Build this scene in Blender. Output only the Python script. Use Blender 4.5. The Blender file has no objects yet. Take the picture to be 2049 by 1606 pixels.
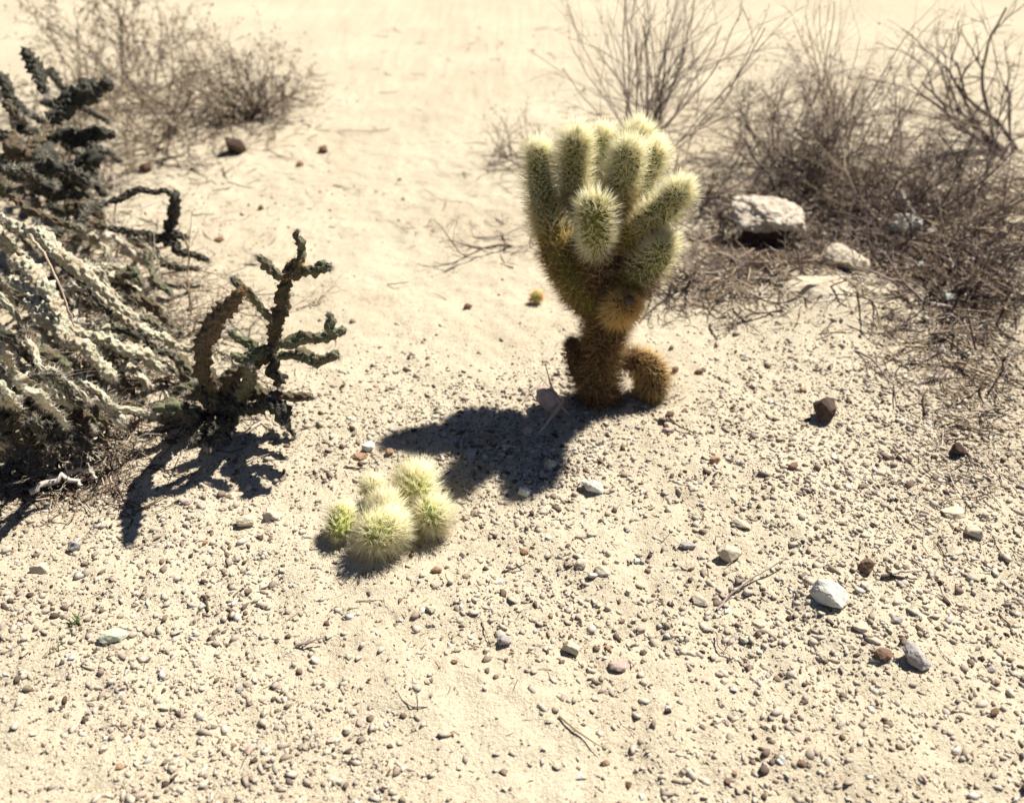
import bpy, bmesh, math, random
import numpy as np
from mathutils import Vector, Matrix, noise as mnoise

S = bpy.context.scene
COL = S.collection
R = math.radians
rng = np.random.default_rng(7)
random.seed(7)

# ------------------------------------------------------------------ camera
CAM_H, PITCH, FPX = 1.25, R(35), 1823.0
cam = bpy.data.cameras.new('camera')
co = bpy.data.objects.new('camera', cam)
COL.objects.link(co)
co.location = (0, 0, CAM_H)
co.rotation_euler = (R(90) - PITCH, 0, 0)
cam.sensor_width = 36
cam.sensor_fit = 'HORIZONTAL'
cam.lens = 36 * FPX / 2049
cam.shift_x = 7.5 / 2049
cam.shift_y = -69 / 2049
cam.clip_start, cam.clip_end = 0.02, 2000
cam.dof.use_dof = True
cam.dof.focus_distance = 1.66
cam.dof.aperture_fstop = 2.4
S.camera = co

# ------------------------------------------------------------------ light
SUN = Vector((0.55, 0.45, 1.0)).normalized()        # towards the sun
elev = math.asin(SUN.z)
azim = math.atan2(SUN.x, SUN.y)
w = bpy.data.worlds.new('World')
S.world = w
w.use_nodes = True
nt = w.node_tree
sky = nt.nodes.new('ShaderNodeTexSky')
sky.sky_type = 'NISHITA'
sky.sun_disc = False
sky.sun_elevation = elev
sky.sun_rotation = azim
sky.air_density = 0.55
sky.dust_density = 0.2
sky.ozone_density = 2.0
sky.altitude = 1200
nt.links.new(sky.outputs[0], nt.nodes['Background'].inputs[0])
nt.nodes['Background'].inputs[1].default_value = 0.05
sl = bpy.data.lights.new('sun', 'SUN')
sl.energy = 5.0
sl.angle = R(0.5)
sl.color = (1.0, 0.95, 0.86)
so = bpy.data.objects.new('sun', sl)
COL.objects.link(so)
so.rotation_euler = (-SUN).to_track_quat('-Z', 'Y').to_euler()
S.view_settings.view_transform = 'Standard'
S.view_settings.look = 'None'
S.view_settings.gamma = 1
S.view_settings.exposure = 0.9
S.cycles.max_bounces = 12
S.cycles.diffuse_bounces = 9
S.cycles.transmission_bounces = 9
S.cycles.use_denoising = True

# ------------------------------------------------------------------ picture <-> place
cP, sP = math.cos(PITCH), math.sin(PITCH)
def ray(u, v):
    x, y = (u - 1017) / FPX, (734 - v) / FPX
    return np.array([x, cP + y * sP, -sP + y * cP])
def atz(u, v, z=0.0):
    d = ray(u, v)
    return np.array([0, 0, CAM_H]) + d * ((z - CAM_H) / d[2])
def aty(u, v, Y):
    d = ray(u, v)
    return np.array([0, 0, CAM_H]) + d * (Y / d[1])
def depth(p):
    return p[1] * cP + (CAM_H - p[2]) * sP
def project(x, y, z=0.0):
    dp = y * cP + (CAM_H - z) * sP
    return 1017 + FPX * x / dp, 734 - FPX * (y * sP - (CAM_H - z) * cP) / dp

# ------------------------------------------------------------------ noise / terrain
_T = np.random.default_rng(3).random((256, 256))
def vnoise(x, y):
    xi, yi = np.floor(x).astype(int), np.floor(y).astype(int)
    fx, fy = x - xi, y - yi
    fx = fx * fx * (3 - 2 * fx); fy = fy * fy * (3 - 2 * fy)
    a = _T[xi % 256, yi % 256]; b = _T[(xi + 1) % 256, yi % 256]
    c = _T[xi % 256, (yi + 1) % 256]; d = _T[(xi + 1) % 256, (yi + 1) % 256]
    return (a + (b - a) * fx) * (1 - fy) + (c + (d - c) * fx) * fy - 0.5
def fbm(x, y, o=3):
    r, a = 0, 1.0
    for k in range(o):
        r = r + a * vnoise(x * 2 ** k + 17.3 * k, y * 2 ** k + 9.1 * k)
        a *= 0.5
    return r
def gauss(x, y, c, r, asp=1.0):
    return np.exp(-(((x - c[0]) / (r * asp)) ** 2 + ((y - c[1]) / r) ** 2))
BURROW = atz(1512, 470); PIT = atz(125, 905); MOUND = atz(1690, 590); TRUNK = atz(1200, 800)
def height(x, y):
    x = np.asarray(x, float); y = np.asarray(y, float)
    near = np.exp(-((x / 6) ** 2 + (y / 8) ** 2))
    h = 0.022 * fbm(x * 1.3 + 5, y * 1.3 + 2, 2) + 0.011 * fbm(x * 5 + 1, y * 5 + 8, 2)
    h = h + near * (0.010 * fbm(x * 17, y * 17, 3) + 0.0045 * fbm(x * 70 + 3, y * 70, 2))
    far = np.clip((np.hypot(x, y) - 12) / 60, 0, 1)
    h = h + far * 1.5 * fbm(x * 0.02 + 3, y * 0.02 + 7, 3)
    h = h - 0.10 * gauss(x, y, BURROW, 0.075, 1.4) - 0.06 * gauss(x, y, PIT, 0.10, 1.2)
    h = h + 0.035 * gauss(x, y, MOUND, 0.16, 1.5) + 0.008 * gauss(x, y, TRUNK, 0.12)
    return h
def ground_z(x, y):
    return float(height(np.array([x]), np.array([y]))[0])

# ------------------------------------------------------------------ tagging
def tag(o, label=None, cat=None, group=None, kind=None):
    if label: o['label'] = label
    if cat: o['category'] = cat
    if group: o['group'] = group
    if kind: o['kind'] = kind
    return o
def empty(name, loc, label, cat, group=None):
    o = bpy.data.objects.new(name, None)
    o.empty_display_size = 0.05
    COL.objects.link(o)
    o.location = loc
    return tag(o, label, cat, group)
def mesh_np(name, V, F, mat, parent=None, smooth=False):
    """V (n,3), F (m,k) all faces the same size, or list of such arrays."""
    V = np.asarray(V, float)
    if parent is not None:
        V = V - np.array(parent_world(parent))
    me = bpy.data.meshes.new(name)
    Fs = F if isinstance(F, list) else [F]
    me.vertices.add(len(V)); me.vertices.foreach_set('co', V.ravel())
    tot = sum(f.size for f in Fs); n = sum(len(f) for f in Fs)
    me.loops.add(tot); me.polygons.add(n)
    me.loops.foreach_set('vertex_index', np.concatenate([f.ravel() for f in Fs]).astype(np.int32))
    sizes = np.concatenate([np.full(len(f), f.shape[1]) for f in Fs])
    me.polygons.foreach_set('loop_start', np.concatenate([[0], np.cumsum(sizes)[:-1]]).astype(np.int32))
    if smooth: me.polygons.foreach_set('use_smooth', np.ones(n, bool))
    me.update(calc_edges=True)
    me.materials.append(mat)
    o = bpy.data.objects.new(name, me)
    COL.objects.link(o)
    if parent is not None: o.parent = parent
    return o
def parent_world(o):
    l = Vector(o.location)
    while o.parent: o = o.parent; l = l + Vector(o.location)
    return l

# ------------------------------------------------------------------ materials
def ramp(nt, stops, interp='LINEAR'):
    r = nt.nodes.new('ShaderNodeValToRGB')
    r.color_ramp.interpolation = interp
    e = r.color_ramp.elements
    e[0].position, e[0].color = stops[0][0], (*stops[0][1], 1)
    e[1].position, e[1].color = stops[-1][0], (*stops[-1][1], 1)
    for p, c in stops[1:-1]:
        k = e.new(p); k.color = (*c, 1)
    return r
def base_mat(name, rough=0.9, spec=0.2):
    m = bpy.data.materials.new(name); m.use_nodes = True
    b = m.node_tree.nodes['Principled BSDF']
    b.inputs['Roughness'].default_value = rough
    b.inputs['Specular IOR Level'].default_value = spec
    return m, m.node_tree, b
def noise_node(nt, scale, detail=4, rough=0.6):
    t = nt.nodes.new('ShaderNodeTexCoord')
    n = nt.nodes.new('ShaderNodeTexNoise')
    n.inputs['Scale'].default_value = scale
    n.inputs['Detail'].default_value = detail
    n.inputs['Roughness'].default_value = rough
    nt.links.new(t.outputs['Object'], n.inputs['Vector'])
    return n
def mix_rgb(nt, a, b, fac, mode='MIX'):
    m = nt.nodes.new('ShaderNodeMix'); m.data_type = 'RGBA'; m.blend_type = mode
    if isinstance(fac, (int, float)): m.inputs[0].default_value = fac
    else: nt.links.new(fac, m.inputs[0])
    nt.links.new(a, m.inputs[6]); nt.links.new(b, m.inputs[7])
    return m.outputs[2]
def bump(nt, b, height_out, strength, dist):
    k = nt.nodes.new('ShaderNodeBump')
    k.inputs['Strength'].default_value = strength
    k.inputs['Distance'].default_value = dist
    nt.links.new(height_out, k.inputs['Height'])
    nt.links.new(k.outputs[0], b.inputs['Normal'])

def mat_noise(name, c0, c1, scale, rough=0.9, bs=0.4, bd=0.002, spec=0.2, detail=5):
    m, nt, b = base_mat(name, rough, spec)
    n = noise_node(nt, scale, detail)
    r = ramp(nt, [(0.32, c0), (0.68, c1)])
    nt.links.new(n.outputs[0], r.inputs[0]); nt.links.new(r.outputs[0], b.inputs['Base Color'])
    bump(nt, b, n.outputs[0], bs, bd)
    return m
def mat_island(name, stops, rough=0.9, trans=0.0, spec=0.15, scale=0, interp='LINEAR'):
    m, nt, b = base_mat(name, rough, spec)
    g = nt.nodes.new('ShaderNodeNewGeometry')
    r = ramp(nt, stops, interp)
    nt.links.new(g.outputs['Random Per Island'], r.inputs[0])
    col = r.outputs[0]
    if scale:
        n = noise_node(nt, scale, 3)
        q = ramp(nt, [(0.3, (0.72, 0.72, 0.72)), (0.7, (1.0, 1.0, 1.0))])
        nt.links.new(n.outputs[0], q.inputs[0])
        col = mix_rgb(nt, col, q.outputs[0], 1.0, 'MULTIPLY')
    nt.links.new(col, b.inputs['Base Color'])
    if trans:
        t = nt.nodes.new('ShaderNodeBsdfTranslucent'); nt.links.new(col, t.inputs[0])
        x = nt.nodes.new('ShaderNodeMixShader'); x.inputs[0].default_value = trans
        nt.links.new(b.outputs[0], x.inputs[1]); nt.links.new(t.outputs[0], x.inputs[2])
        nt.links.new(x.outputs[0], nt.nodes['Material Output'].inputs[0])
    return m

def mat_cane(name, c0, c1, c2, scale=150):
    m, nt, b = base_mat(name, 0.85, 0.15)
    n = noise_node(nt, scale, 5); n2 = noise_node(nt, 28, 3)
    r = ramp(nt, [(0.3, c0), (0.7, c1)]); nt.links.new(n.outputs[0], r.inputs[0])
    q = ramp(nt, [(0.50, (0, 0, 0)), (0.60, (1, 1, 1))]); nt.links.new(n2.outputs[0], q.inputs[0])
    k = nt.nodes.new('ShaderNodeRGB'); k.outputs[0].default_value = (*c2, 1)
    nt.links.new(mix_rgb(nt, r.outputs[0], k.outputs[0], q.outputs[0]), b.inputs['Base Color'])
    bump(nt, b, n.outputs[0], 0.9, 0.004)
    return m
def make_sand():
    m, nt, b = base_mat('sand', 0.95, 0.1)
    n1 = noise_node(nt, 2.2, 3); n2 = noise_node(nt, 150, 3, 0.7); n3 = noise_node(nt, 520, 2, 0.7)
    r1 = ramp(nt, [(0.35, (0.52, 0.45, 0.335)), (0.7, (0.59, 0.525, 0.40))])
    nt.links.new(n1.outputs[0], r1.inputs[0])
    r2 = ramp(nt, [(0.30, (0.50, 0.42, 0.35)), (0.44, (0.95, 0.93, 0.9)), (0.7, (1.0, 1.0, 1.0))])
    nt.links.new(n2.outputs[0], r2.inputs[0])
    r3 = ramp(nt, [(0.30, (0.6, 0.52, 0.45)), (0.45, (1, 1, 1)), (0.75, (1, 1, 1))])
    nt.links.new(n3.outputs[0], r3.inputs[0])
    c = mix_rgb(nt, r1.outputs[0], r2.outputs[0], 0.8, 'MULTIPLY')
    c = mix_rgb(nt, c, r3.outputs[0], 0.6, 'MULTIPLY')
    nt.links.new(c, b.inputs['Base Color'])
    a = nt.nodes.new('ShaderNodeMath'); a.operation = 'MULTIPLY_ADD'
    nt.links.new(n2.outputs[0], a.inputs[0]); a.inputs[1].default_value = 1.0
    s = nt.nodes.new('ShaderNodeMath'); s.operation = 'MULTIPLY'; s.inputs[1].default_value = 0.4
    nt.links.new(n3.outputs[0], s.inputs[0]); nt.links.new(s.outputs[0], a.inputs[2])
    bump(nt, b, a.outputs[0], 0.9, 0.0055)
    return m
M_SAND = make_sand()
M_GRAVEL = mat_island('gravel_stone', [(0.0, (0.08, 0.055, 0.045)), (0.12, (0.22, 0.16, 0.12)), (0.25, (0.38, 0.31, 0.24)), (0.4, (0.50, 0.43, 0.34)),
                                       (0.75, (0.58, 0.52, 0.42)), (0.9, (0.38, 0.31, 0.25)), (1.0, (0.66, 0.63, 0.56))], scale=300)
STONE = {
    'cream': mat_noise('cream_stone', (0.40, 0.33, 0.24), (0.62, 0.55, 0.42), 60),
    'white': mat_noise('white_stone', (0.46, 0.45, 0.39), (0.68, 0.67, 0.59), 45),
    'brown': mat_noise('brown_stone', (0.12, 0.075, 0.05), (0.24, 0.15, 0.10), 60),
    'rust': mat_noise('rust_stone', (0.26, 0.15, 0.085), (0.40, 0.27, 0.17), 80),
    'grey': mat_noise('grey_stone', (0.25, 0.23, 0.22), (0.42, 0.38, 0.35), 60),
    'pink': mat_noise('pink_stone', (0.38, 0.28, 0.24), (0.52, 0.40, 0.34), 60),
    'green': mat_noise('pale_green_stone', (0.42, 0.45, 0.32), (0.56, 0.57, 0.42), 50),
    'caliche': mat_noise('caliche', (0.38, 0.31, 0.24), (0.64, 0.57, 0.46), 35, bs=0.8, bd=0.006),
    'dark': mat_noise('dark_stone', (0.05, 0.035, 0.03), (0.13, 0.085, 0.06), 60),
}
M_SKIN = mat_noise('cactus_green', (0.070, 0.078, 0.014), (0.19, 0.18, 0.035), 90, 0.7)
M_SKIN_Y = mat_noise('cactus_yellow_green', (0.20, 0.24, 0.05), (0.36, 0.38, 0.10), 90, 0.7)
M_SKIN_B = mat_noise('cactus_brown', (0.035, 0.022, 0.012), (0.10, 0.06, 0.03), 80, 0.9)
M_SP_CREAM = mat_island('spine_cream', [(0, (0.91, 0.83, 0.49)), (0.5, (0.96, 0.92, 0.67)), (1, (0.97, 0.95, 0.80))], 0.4, 0.58, spec=0.5)
M_SP_GOLD = mat_island('spine_gold', [(0, (0.66, 0.43, 0.14)), (0.5, (0.84, 0.63, 0.27)), (1, (0.92, 0.80, 0.46))], 0.4, 0.55, spec=0.4)
M_SP_BROWN = mat_island('spine_brown', [(0, (0.10, 0.05, 0.025)), (0.5, (0.27, 0.145, 0.06)), (1, (0.56, 0.37, 0.18))], 0.6, 0.35)
M_SP_STRAW = mat_island('spine_straw', [(0, (0.52, 0.46, 0.38)), (1, (0.78, 0.73, 0.62))], 0.5, 0.35)
M_CANE = mat_cane('cholla_green', (0.06, 0.07, 0.04), (0.20, 0.20, 0.12), (0.13, 0.10, 0.065))
M_CANE_PALE = mat_cane('cholla_pale', (0.16, 0.15, 0.09), (0.74, 0.69, 0.52), (0.42, 0.35, 0.25))  # pale stop brightened to imitate sunlit cane tops
M_CANE_DARK = mat_noise('cholla_dark', (0.024, 0.026, 0.022), (0.08, 0.072, 0.05), 110, 0.85)  # near-black colour carries the shade of backlit and tangled branches
M_CANE_DEAD = mat_cane('cholla_dead', (0.045, 0.034, 0.022), (0.18, 0.13, 0.085), (0.09, 0.085, 0.05))
M_BLEACH = mat_noise('bleached_wood', (0.36, 0.31, 0.25), (0.62, 0.56, 0.47), 70)
M_TWIG = mat_noise('grey_twig', (0.17, 0.125, 0.115), (0.40, 0.32, 0.28), 50)
M_TWIG_D = mat_noise('dark_twig', (0.04, 0.028, 0.028), (0.12, 0.085, 0.075), 50)
M_TWIG_T = mat_noise('tan_twig', (0.28, 0.21, 0.14), (0.48, 0.38, 0.27), 50)
M_LITTER = mat_island('dead_litter', [(0, (0.035, 0.025, 0.022)), (0.5, (0.12, 0.08, 0.06)), (0.75, (0.30, 0.22, 0.15)), (1, (0.62, 0.55, 0.46))])
M_LEAF = mat_island('dry_leaf', [(0, (0.12, 0.09, 0.06)), (0.5, (0.34, 0.27, 0.18)), (1, (0.62, 0.53, 0.38))], 0.9, 0.25)
M_STRAW = mat_island('dry_grass', [(0, (0.45, 0.37, 0.25)), (1, (0.70, 0.62, 0.48))], 0.8, 0.3)
M_GREEN = mat_island('green_leaf', [(0, (0.09, 0.14, 0.05)), (1, (0.20, 0.26, 0.10))], 0.7, 0.3)

# ------------------------------------------------------------------ ground sheet
def axis(lo, hi, step, far, g=1.07):
    a = list(np.arange(lo, hi, step)); s = step
    while a[-1] < far: s *= g; a.append(a[-1] + s)
    s = step
    while a[0] > -far: s *= g; a.insert(0, a[0] - s)
    return np.array(a)
gx = axis(-1.9, 2.1, 0.0075, 500); gy = axis(0.45, 3.3, 0.0075, 500)
X, Y = np.meshgrid(gx, gy)
GV = np.stack([X, Y, height(X, Y)], -1).reshape(-1, 3)
nx, ny = len(gx), len(gy)
ii = (np.arange(ny - 1)[:, None] * nx + np.arange(nx - 1)[None]).ravel()
g = mesh_np('ground', GV, np.stack([ii, ii + 1, ii + nx + 1, ii + nx], 1), M_SAND, smooth=True)
tag(g, 'pale cream desert sand with fine gravel', kind='structure')

# ------------------------------------------------------------------ gravel (uncountable)
ICO = []
_p = (1 + 5 ** 0.5) / 2
for a, b in ((1, _p), (1, -_p), (-1, _p), (-1, -_p)):
    ICO += [(0, a, b), (a, b, 0), (b, 0, a)]
ICO = np.array(ICO) / math.hypot(1, _p)
_bm = bmesh.new()
for v in ICO: _bm.verts.new(v)
_bm.verts.ensure_lookup_table()
bmesh.ops.convex_hull(_bm, input=_bm.verts)
_bm.verts.index_update()
ICO = np.array([v.co[:] for v in _bm.verts])
ICO_F = np.array([[v.index for v in f.verts] for f in _bm.faces])
_bm.free()
def stones_np(x, y, s, flat=0.6):
    n = len(x)
    V = np.repeat(ICO[None], n, 0) * (1 + 0.5 * (rng.random((n, 12, 1)) - 0.5))
    V = V + 0.21 * rng.normal(size=(n, 12, 3))
    V *= np.stack([0.7 + 0.8 * rng.random(n), 0.5 + 0.45 * rng.random(n), flat * (0.6 + 0.7 * rng.random(n))], -1)[:, None]
    a = rng.random(n) * 6.283; c, q = np.cos(a), np.sin(a)
    tl = rng.normal(size=n) * 0.35; ct, st = np.cos(tl), np.sin(tl)
    y1 = V[..., 1] * ct[:, None] - V[..., 2] * st[:, None]; z1 = V[..., 1] * st[:, None] + V[..., 2] * ct[:, None]
    x2 = V[..., 0] * c[:, None] - y1 * q[:, None]; y2 = V[..., 0] * q[:, None] + y1 * c[:, None]
    V = np.stack([x2, y2, z1], -1) * (s * 0.5)[:, None, None]
    z = height(x, y)
    V += np.stack([x, y, z + s * 0.10], -1)[:, None]
    F = (ICO_F[None] + (np.arange(n) * 12)[:, None, None]).reshape(-1, 3)
    return V.reshape(-1, 3), F
def gravel_density(x, y):
    u, v = project(x, y)
    d = np.where(v > 820, 1.0, np.clip(0.05 + (v - 540 - np.clip(1100 - u, 0, 400) * 0.3) / 330, 0.05, 1.0))
    d = d * np.clip(0.5 + 2.4 * fbm(x * 2.6 + 4, y * 2.6, 3), 0.08, 1.4)
    d = d + 0.5 * np.clip((u - 1150) / 600, 0, 1) * np.clip((v - 620) / 200, 0, 1)
    d = d + 0.8 * np.exp(-(((u - 1000) / 260) ** 2 + ((v - 870) / 90) ** 2))
    d = np.where((u < 420) & (v < 950) & (v > 380), d * 0.6 + 0.15, d)
    return d
N = 460000
x = rng.random(N) * 5.4 - 2.7; y = 0.55 + rng.random(N) ** 1.25 * 4.2
keep = (np.abs(x) < 0.70 * (y * cP + CAM_H * sP) + 0.1) & (rng.random(N) < gravel_density(x, y))
x, y = x[keep], y[keep]
ex = []
for (u_, v_, su_, sv_, n_) in ((980, 885, 110, 55, 1500), (1080, 930, 60, 30, 350), (1650, 1150, 220, 160, 1500), (1800, 850, 140, 120, 900), (300, 1200, 220, 90, 500), (1200, 1250, 400, 60, 700), (1400, 900, 120, 90, 500)):
    for _ in range(n_):
        ex.append(atz(rng.normal(u_, su_), min(rng.normal(v_, sv_), 1600))[:2])
ex = np.array(ex)
s = np.clip(0.0036 * np.exp(rng.normal(size=len(x)) * 0.62), 0.0018, 0.016)
x = np.concatenate([x, ex[:, 0]]); y = np.concatenate([y, ex[:, 1]])
s = np.concatenate([s, np.clip(0.0062 * np.exp(rng.normal(size=len(ex)) * 0.45), 0.003, 0.017)])
print('gravel', len(x))
V, F = stones_np(x, y, s)
tag(mesh_np('gravel', V, F, M_GRAVEL), 'fine cream and brown gravel strewn over the sand', kind='stuff')

# ------------------------------------------------------------------ twig litter (uncountable)
def sticks_np(x, y, L, r, lift=0.5, ang=None):
    n = len(x)
    a = rng.random(n) * 6.283 if ang is None else ang
    el = rng.normal(size=n) * 0.12
    d = np.stack([np.cos(a) * np.cos(el), np.sin(a) * np.cos(el), np.sin(el)], -1)
    side = np.stack([-np.sin(a), np.cos(a), np.zeros(n)], -1)
    z = height(x, y)
    c = np.stack([x, y, z + r * 0.6 + lift * L * 0.12 * rng.random(n)], -1)
    bend = side * (L * 0.12 * rng.normal(size=n))[:, None]
    rings = []
    for t, rr in ((-0.5, 1.0), (-0.1, 0.9), (0.25, 0.7), (0.5, 0.3)):
        p = c + d * (L * t)[:, None] + bend * (1 - 4 * t * t)
        for k in range(3):
            q = k * 2.094
            rings.append(p + side * (r * rr * math.cos(q))[:, None] + np.array([0, 0, 1.0]) * (r * rr * math.sin(q))[:, None])
    V = np.stack(rings, 1)
    f = []
    for j in range(3):
        for k in range(3):
            f.append([j * 3 + k, j * 3 + (k + 1) % 3, j * 3 + 3 + (k + 1) % 3, j * 3 + 3 + k])
    F = (np.array(f)[None] + (np.arange(n) * 12)[:, None, None]).reshape(-1, 4)
    return V.reshape(-1, 3), F
patches = [  # u, v, su, sv, count, length, angle
    (1500, 520, 120, 45, 1800, 0.05), (1780, 430, 160, 70, 4200, 0.06), (1880, 600, 90, 70, 1300, 0.045), (1450, 420, 70, 60, 700, 0.05), (1930, 520, 70, 70, 2200, 0.06),
    (1430, 560, 80, 40, 800, 0.04), (1650, 480, 150, 50, 1200, 0.05),
    (300, 620, 110, 90, 1100, 0.04), (180, 780, 120, 100, 1100, 0.045), (130, 420, 80, 80, 700, 0.06), (330, 280, 110, 60, 600, 0.06),
    (440, 200, 120, 50, 700, 0.06), (1010, 470, 60, 25, 90, 0.04), (1900, 720, 80, 90, 260, 0.04), (1040, 320, 40, 25, 120, 0.05), (1205, 806, 55, 14, 260, 0.02), (1300, 800, 30, 12, 90, 0.018), (1930, 780, 50, 110, 700, 0.035), (1900, 930, 90, 60, 300, 0.025), (125, 980, 80, 30, 400, 0.035),
    (440, 810, 70, 40, 350, 0.04), (600, 1240, 500, 150, 120, 0.025), (1500, 1050, 400, 200, 160, 0.025), (1930, 950, 70, 120, 150, 0.03),
    (150, 960, 90, 30, 260, 0.045), (1320, 250, 120, 60, 500, 0.06), (1850, 250, 160, 80, 500, 0.07), (800, 120, 300, 70, 130, 0.05), (820, 330, 140, 110, 60, 0.03)]
lx, ly, lL = [], [], []
for (u, v, su, sv, n, L) in patches:
    for k in range(n):
        p = atz(random.gauss(u, su), min(max(random.gauss(v, sv), 60), 1560))
        lx.append(p[0]); ly.append(p[1]); lL.append(L * math.exp(random.gauss(-0.2, 0.5)))
lx, ly, lL = np.array(lx), np.array(ly), np.array(lL)
V, F = sticks_np(lx, ly, lL, np.clip(lL * 0.022, 0.0006, 0.0022))
tag(mesh_np('twig_litter', V, F, M_LITTER), 'broken dry twigs and bark crumbs littering the sand under the shrubs', kind='stuff')

# ------------------------------------------------------------------ swept limbs
def catmull(P, n_per):
    P = np.asarray(P, float)
    if len(P) == 2: 
        t = np.linspace(0, 1, n_per + 1)[:, None]; return P[0] * (1 - t) + P[1] * t
    Q = np.vstack([2 * P[0] - P[1], P, 2 * P[-1] - P[-2]])
    out = []
    for i in range(1, len(Q) - 2):
        p0, p1, p2, p3 = Q[i - 1], Q[i], Q[i + 1], Q[i + 2]
        for t in np.linspace(0, 1, n_per, endpoint=False):
            out.append(0.5 * ((2 * p1) + (-p0 + p2) * t + (2 * p0 - 5 * p1 + 4 * p2 - p3) * t * t + (-p0 + 3 * p1 - 3 * p2 + p3) * t ** 3))
    out.append(P[-1])
    return np.array(out)
class Limb:
    """A rounded limb along a smooth line; pos(s,a) and nrm(s,a) on its surface."""
    def __init__(s, pts, rad, cap0=True, cap1=True):
        pr = np.hstack([np.asarray(pts, float), np.asarray(rad, float)[:, None]])
        c = catmull(pr, 12)
        d = np.linalg.norm(np.diff(c[:, :3], axis=0), axis=1); S_ = np.concatenate([[0], np.cumsum(d)])
        s.L = S_[-1]
        m = max(8, int(s.L / 0.003)); t = np.linspace(0, s.L, m)
        s.t = t
        s.c = np.stack([np.interp(t, S_, c[:, k]) for k in range(3)], 1)
        r = np.interp(t, S_, c[:, 3])
        if cap0:
            q = np.clip(1 - t / r[0], 0, 1); r = r * np.sqrt(np.clip(1 - q * q, 0.0004, 1))
        if cap1:
            q = np.clip(1 - (s.L - t) / rad[-1], 0, 1); r = r * np.sqrt(np.clip(1 - q * q, 0.0004, 1))
        s.r = r
        s.dr = np.gradient(r, t)
        T = np.gradient(s.c, axis=0); T /= np.linalg.norm(T, axis=1)[:, None]
        s.T = T
        n = np.cross(T[0], [0.3, 0.9, 0.1]); n /= np.linalg.norm(n)
        Ns = []
        for k in range(m):
            n = n - T[k] * np.dot(n, T[k]); n /= np.linalg.norm(n); Ns.append(n)
        s.N = np.array(Ns); s.B = np.cross(T, s.N)
    def at(s, q, a, k=1.0):
        f = lambda A: np.stack([np.interp(q, s.t, A[:, j]) for j in range(3)], -1)
        rad = f(s.N) * np.cos(a)[..., None] + f(s.B) * np.sin(a)[..., None]
        r = np.interp(q, s.t, s.r); dr = np.clip(np.interp(q, s.t, s.dr), -6, 6)
        n = rad - f(s.T) * dr[..., None]; n /= np.linalg.norm(n, axis=-1)[..., None]
        return f(s.c) + rad * (r * k)[..., None], n, f(s.T)
def limb_mesh(name, L, mat, parent, m=8, d=0.01, amp=0.12, ring=None, step=0.004, noise_amp=0.0, smooth=True):
    ring = ring or max(10, m * 4)
    qs = np.linspace(0, L.L, max(4, int(L.L / step))); a = np.linspace(0, 2 * np.pi, ring, endpoint=False)
    Q, A = np.meshgrid(qs, a, indexing='ij')
    b = np.cos(m * A) * np.cos(np.pi * Q / d)
    k = 1 + amp * np.sign(b) * np.abs(b) ** 0.8
    if noise_amp: k = k * (1 + noise_amp * 2 * fbm(Q * 40 + 3 + L.c[0][0] * 50, A * 2.0, 2))
    P, _, _ = L.at(Q, A, k)
    V = np.vstack([P.reshape(-1, 3), L.c[0], L.c[-1]])
    n = len(qs); i = np.arange(n - 1)[:, None] * ring; j = np.arange(ring)[None]; j2 = (j + 1) % ring
    F = np.stack([i + j, i + j2, i + ring + j2, i + ring + j], -1).reshape(-1, 4)
    jj = np.arange(ring); j3 = (jj + 1) % ring
    c0 = np.stack([jj * 0 + n * ring, j3, jj], 1); c1 = np.stack([jj * 0 + n * ring + 1, (n - 1) * ring + jj, (n - 1) * ring + j3], 1)
    return mesh_np(name, V, [F, c0, c1], mat, parent, smooth)
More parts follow.
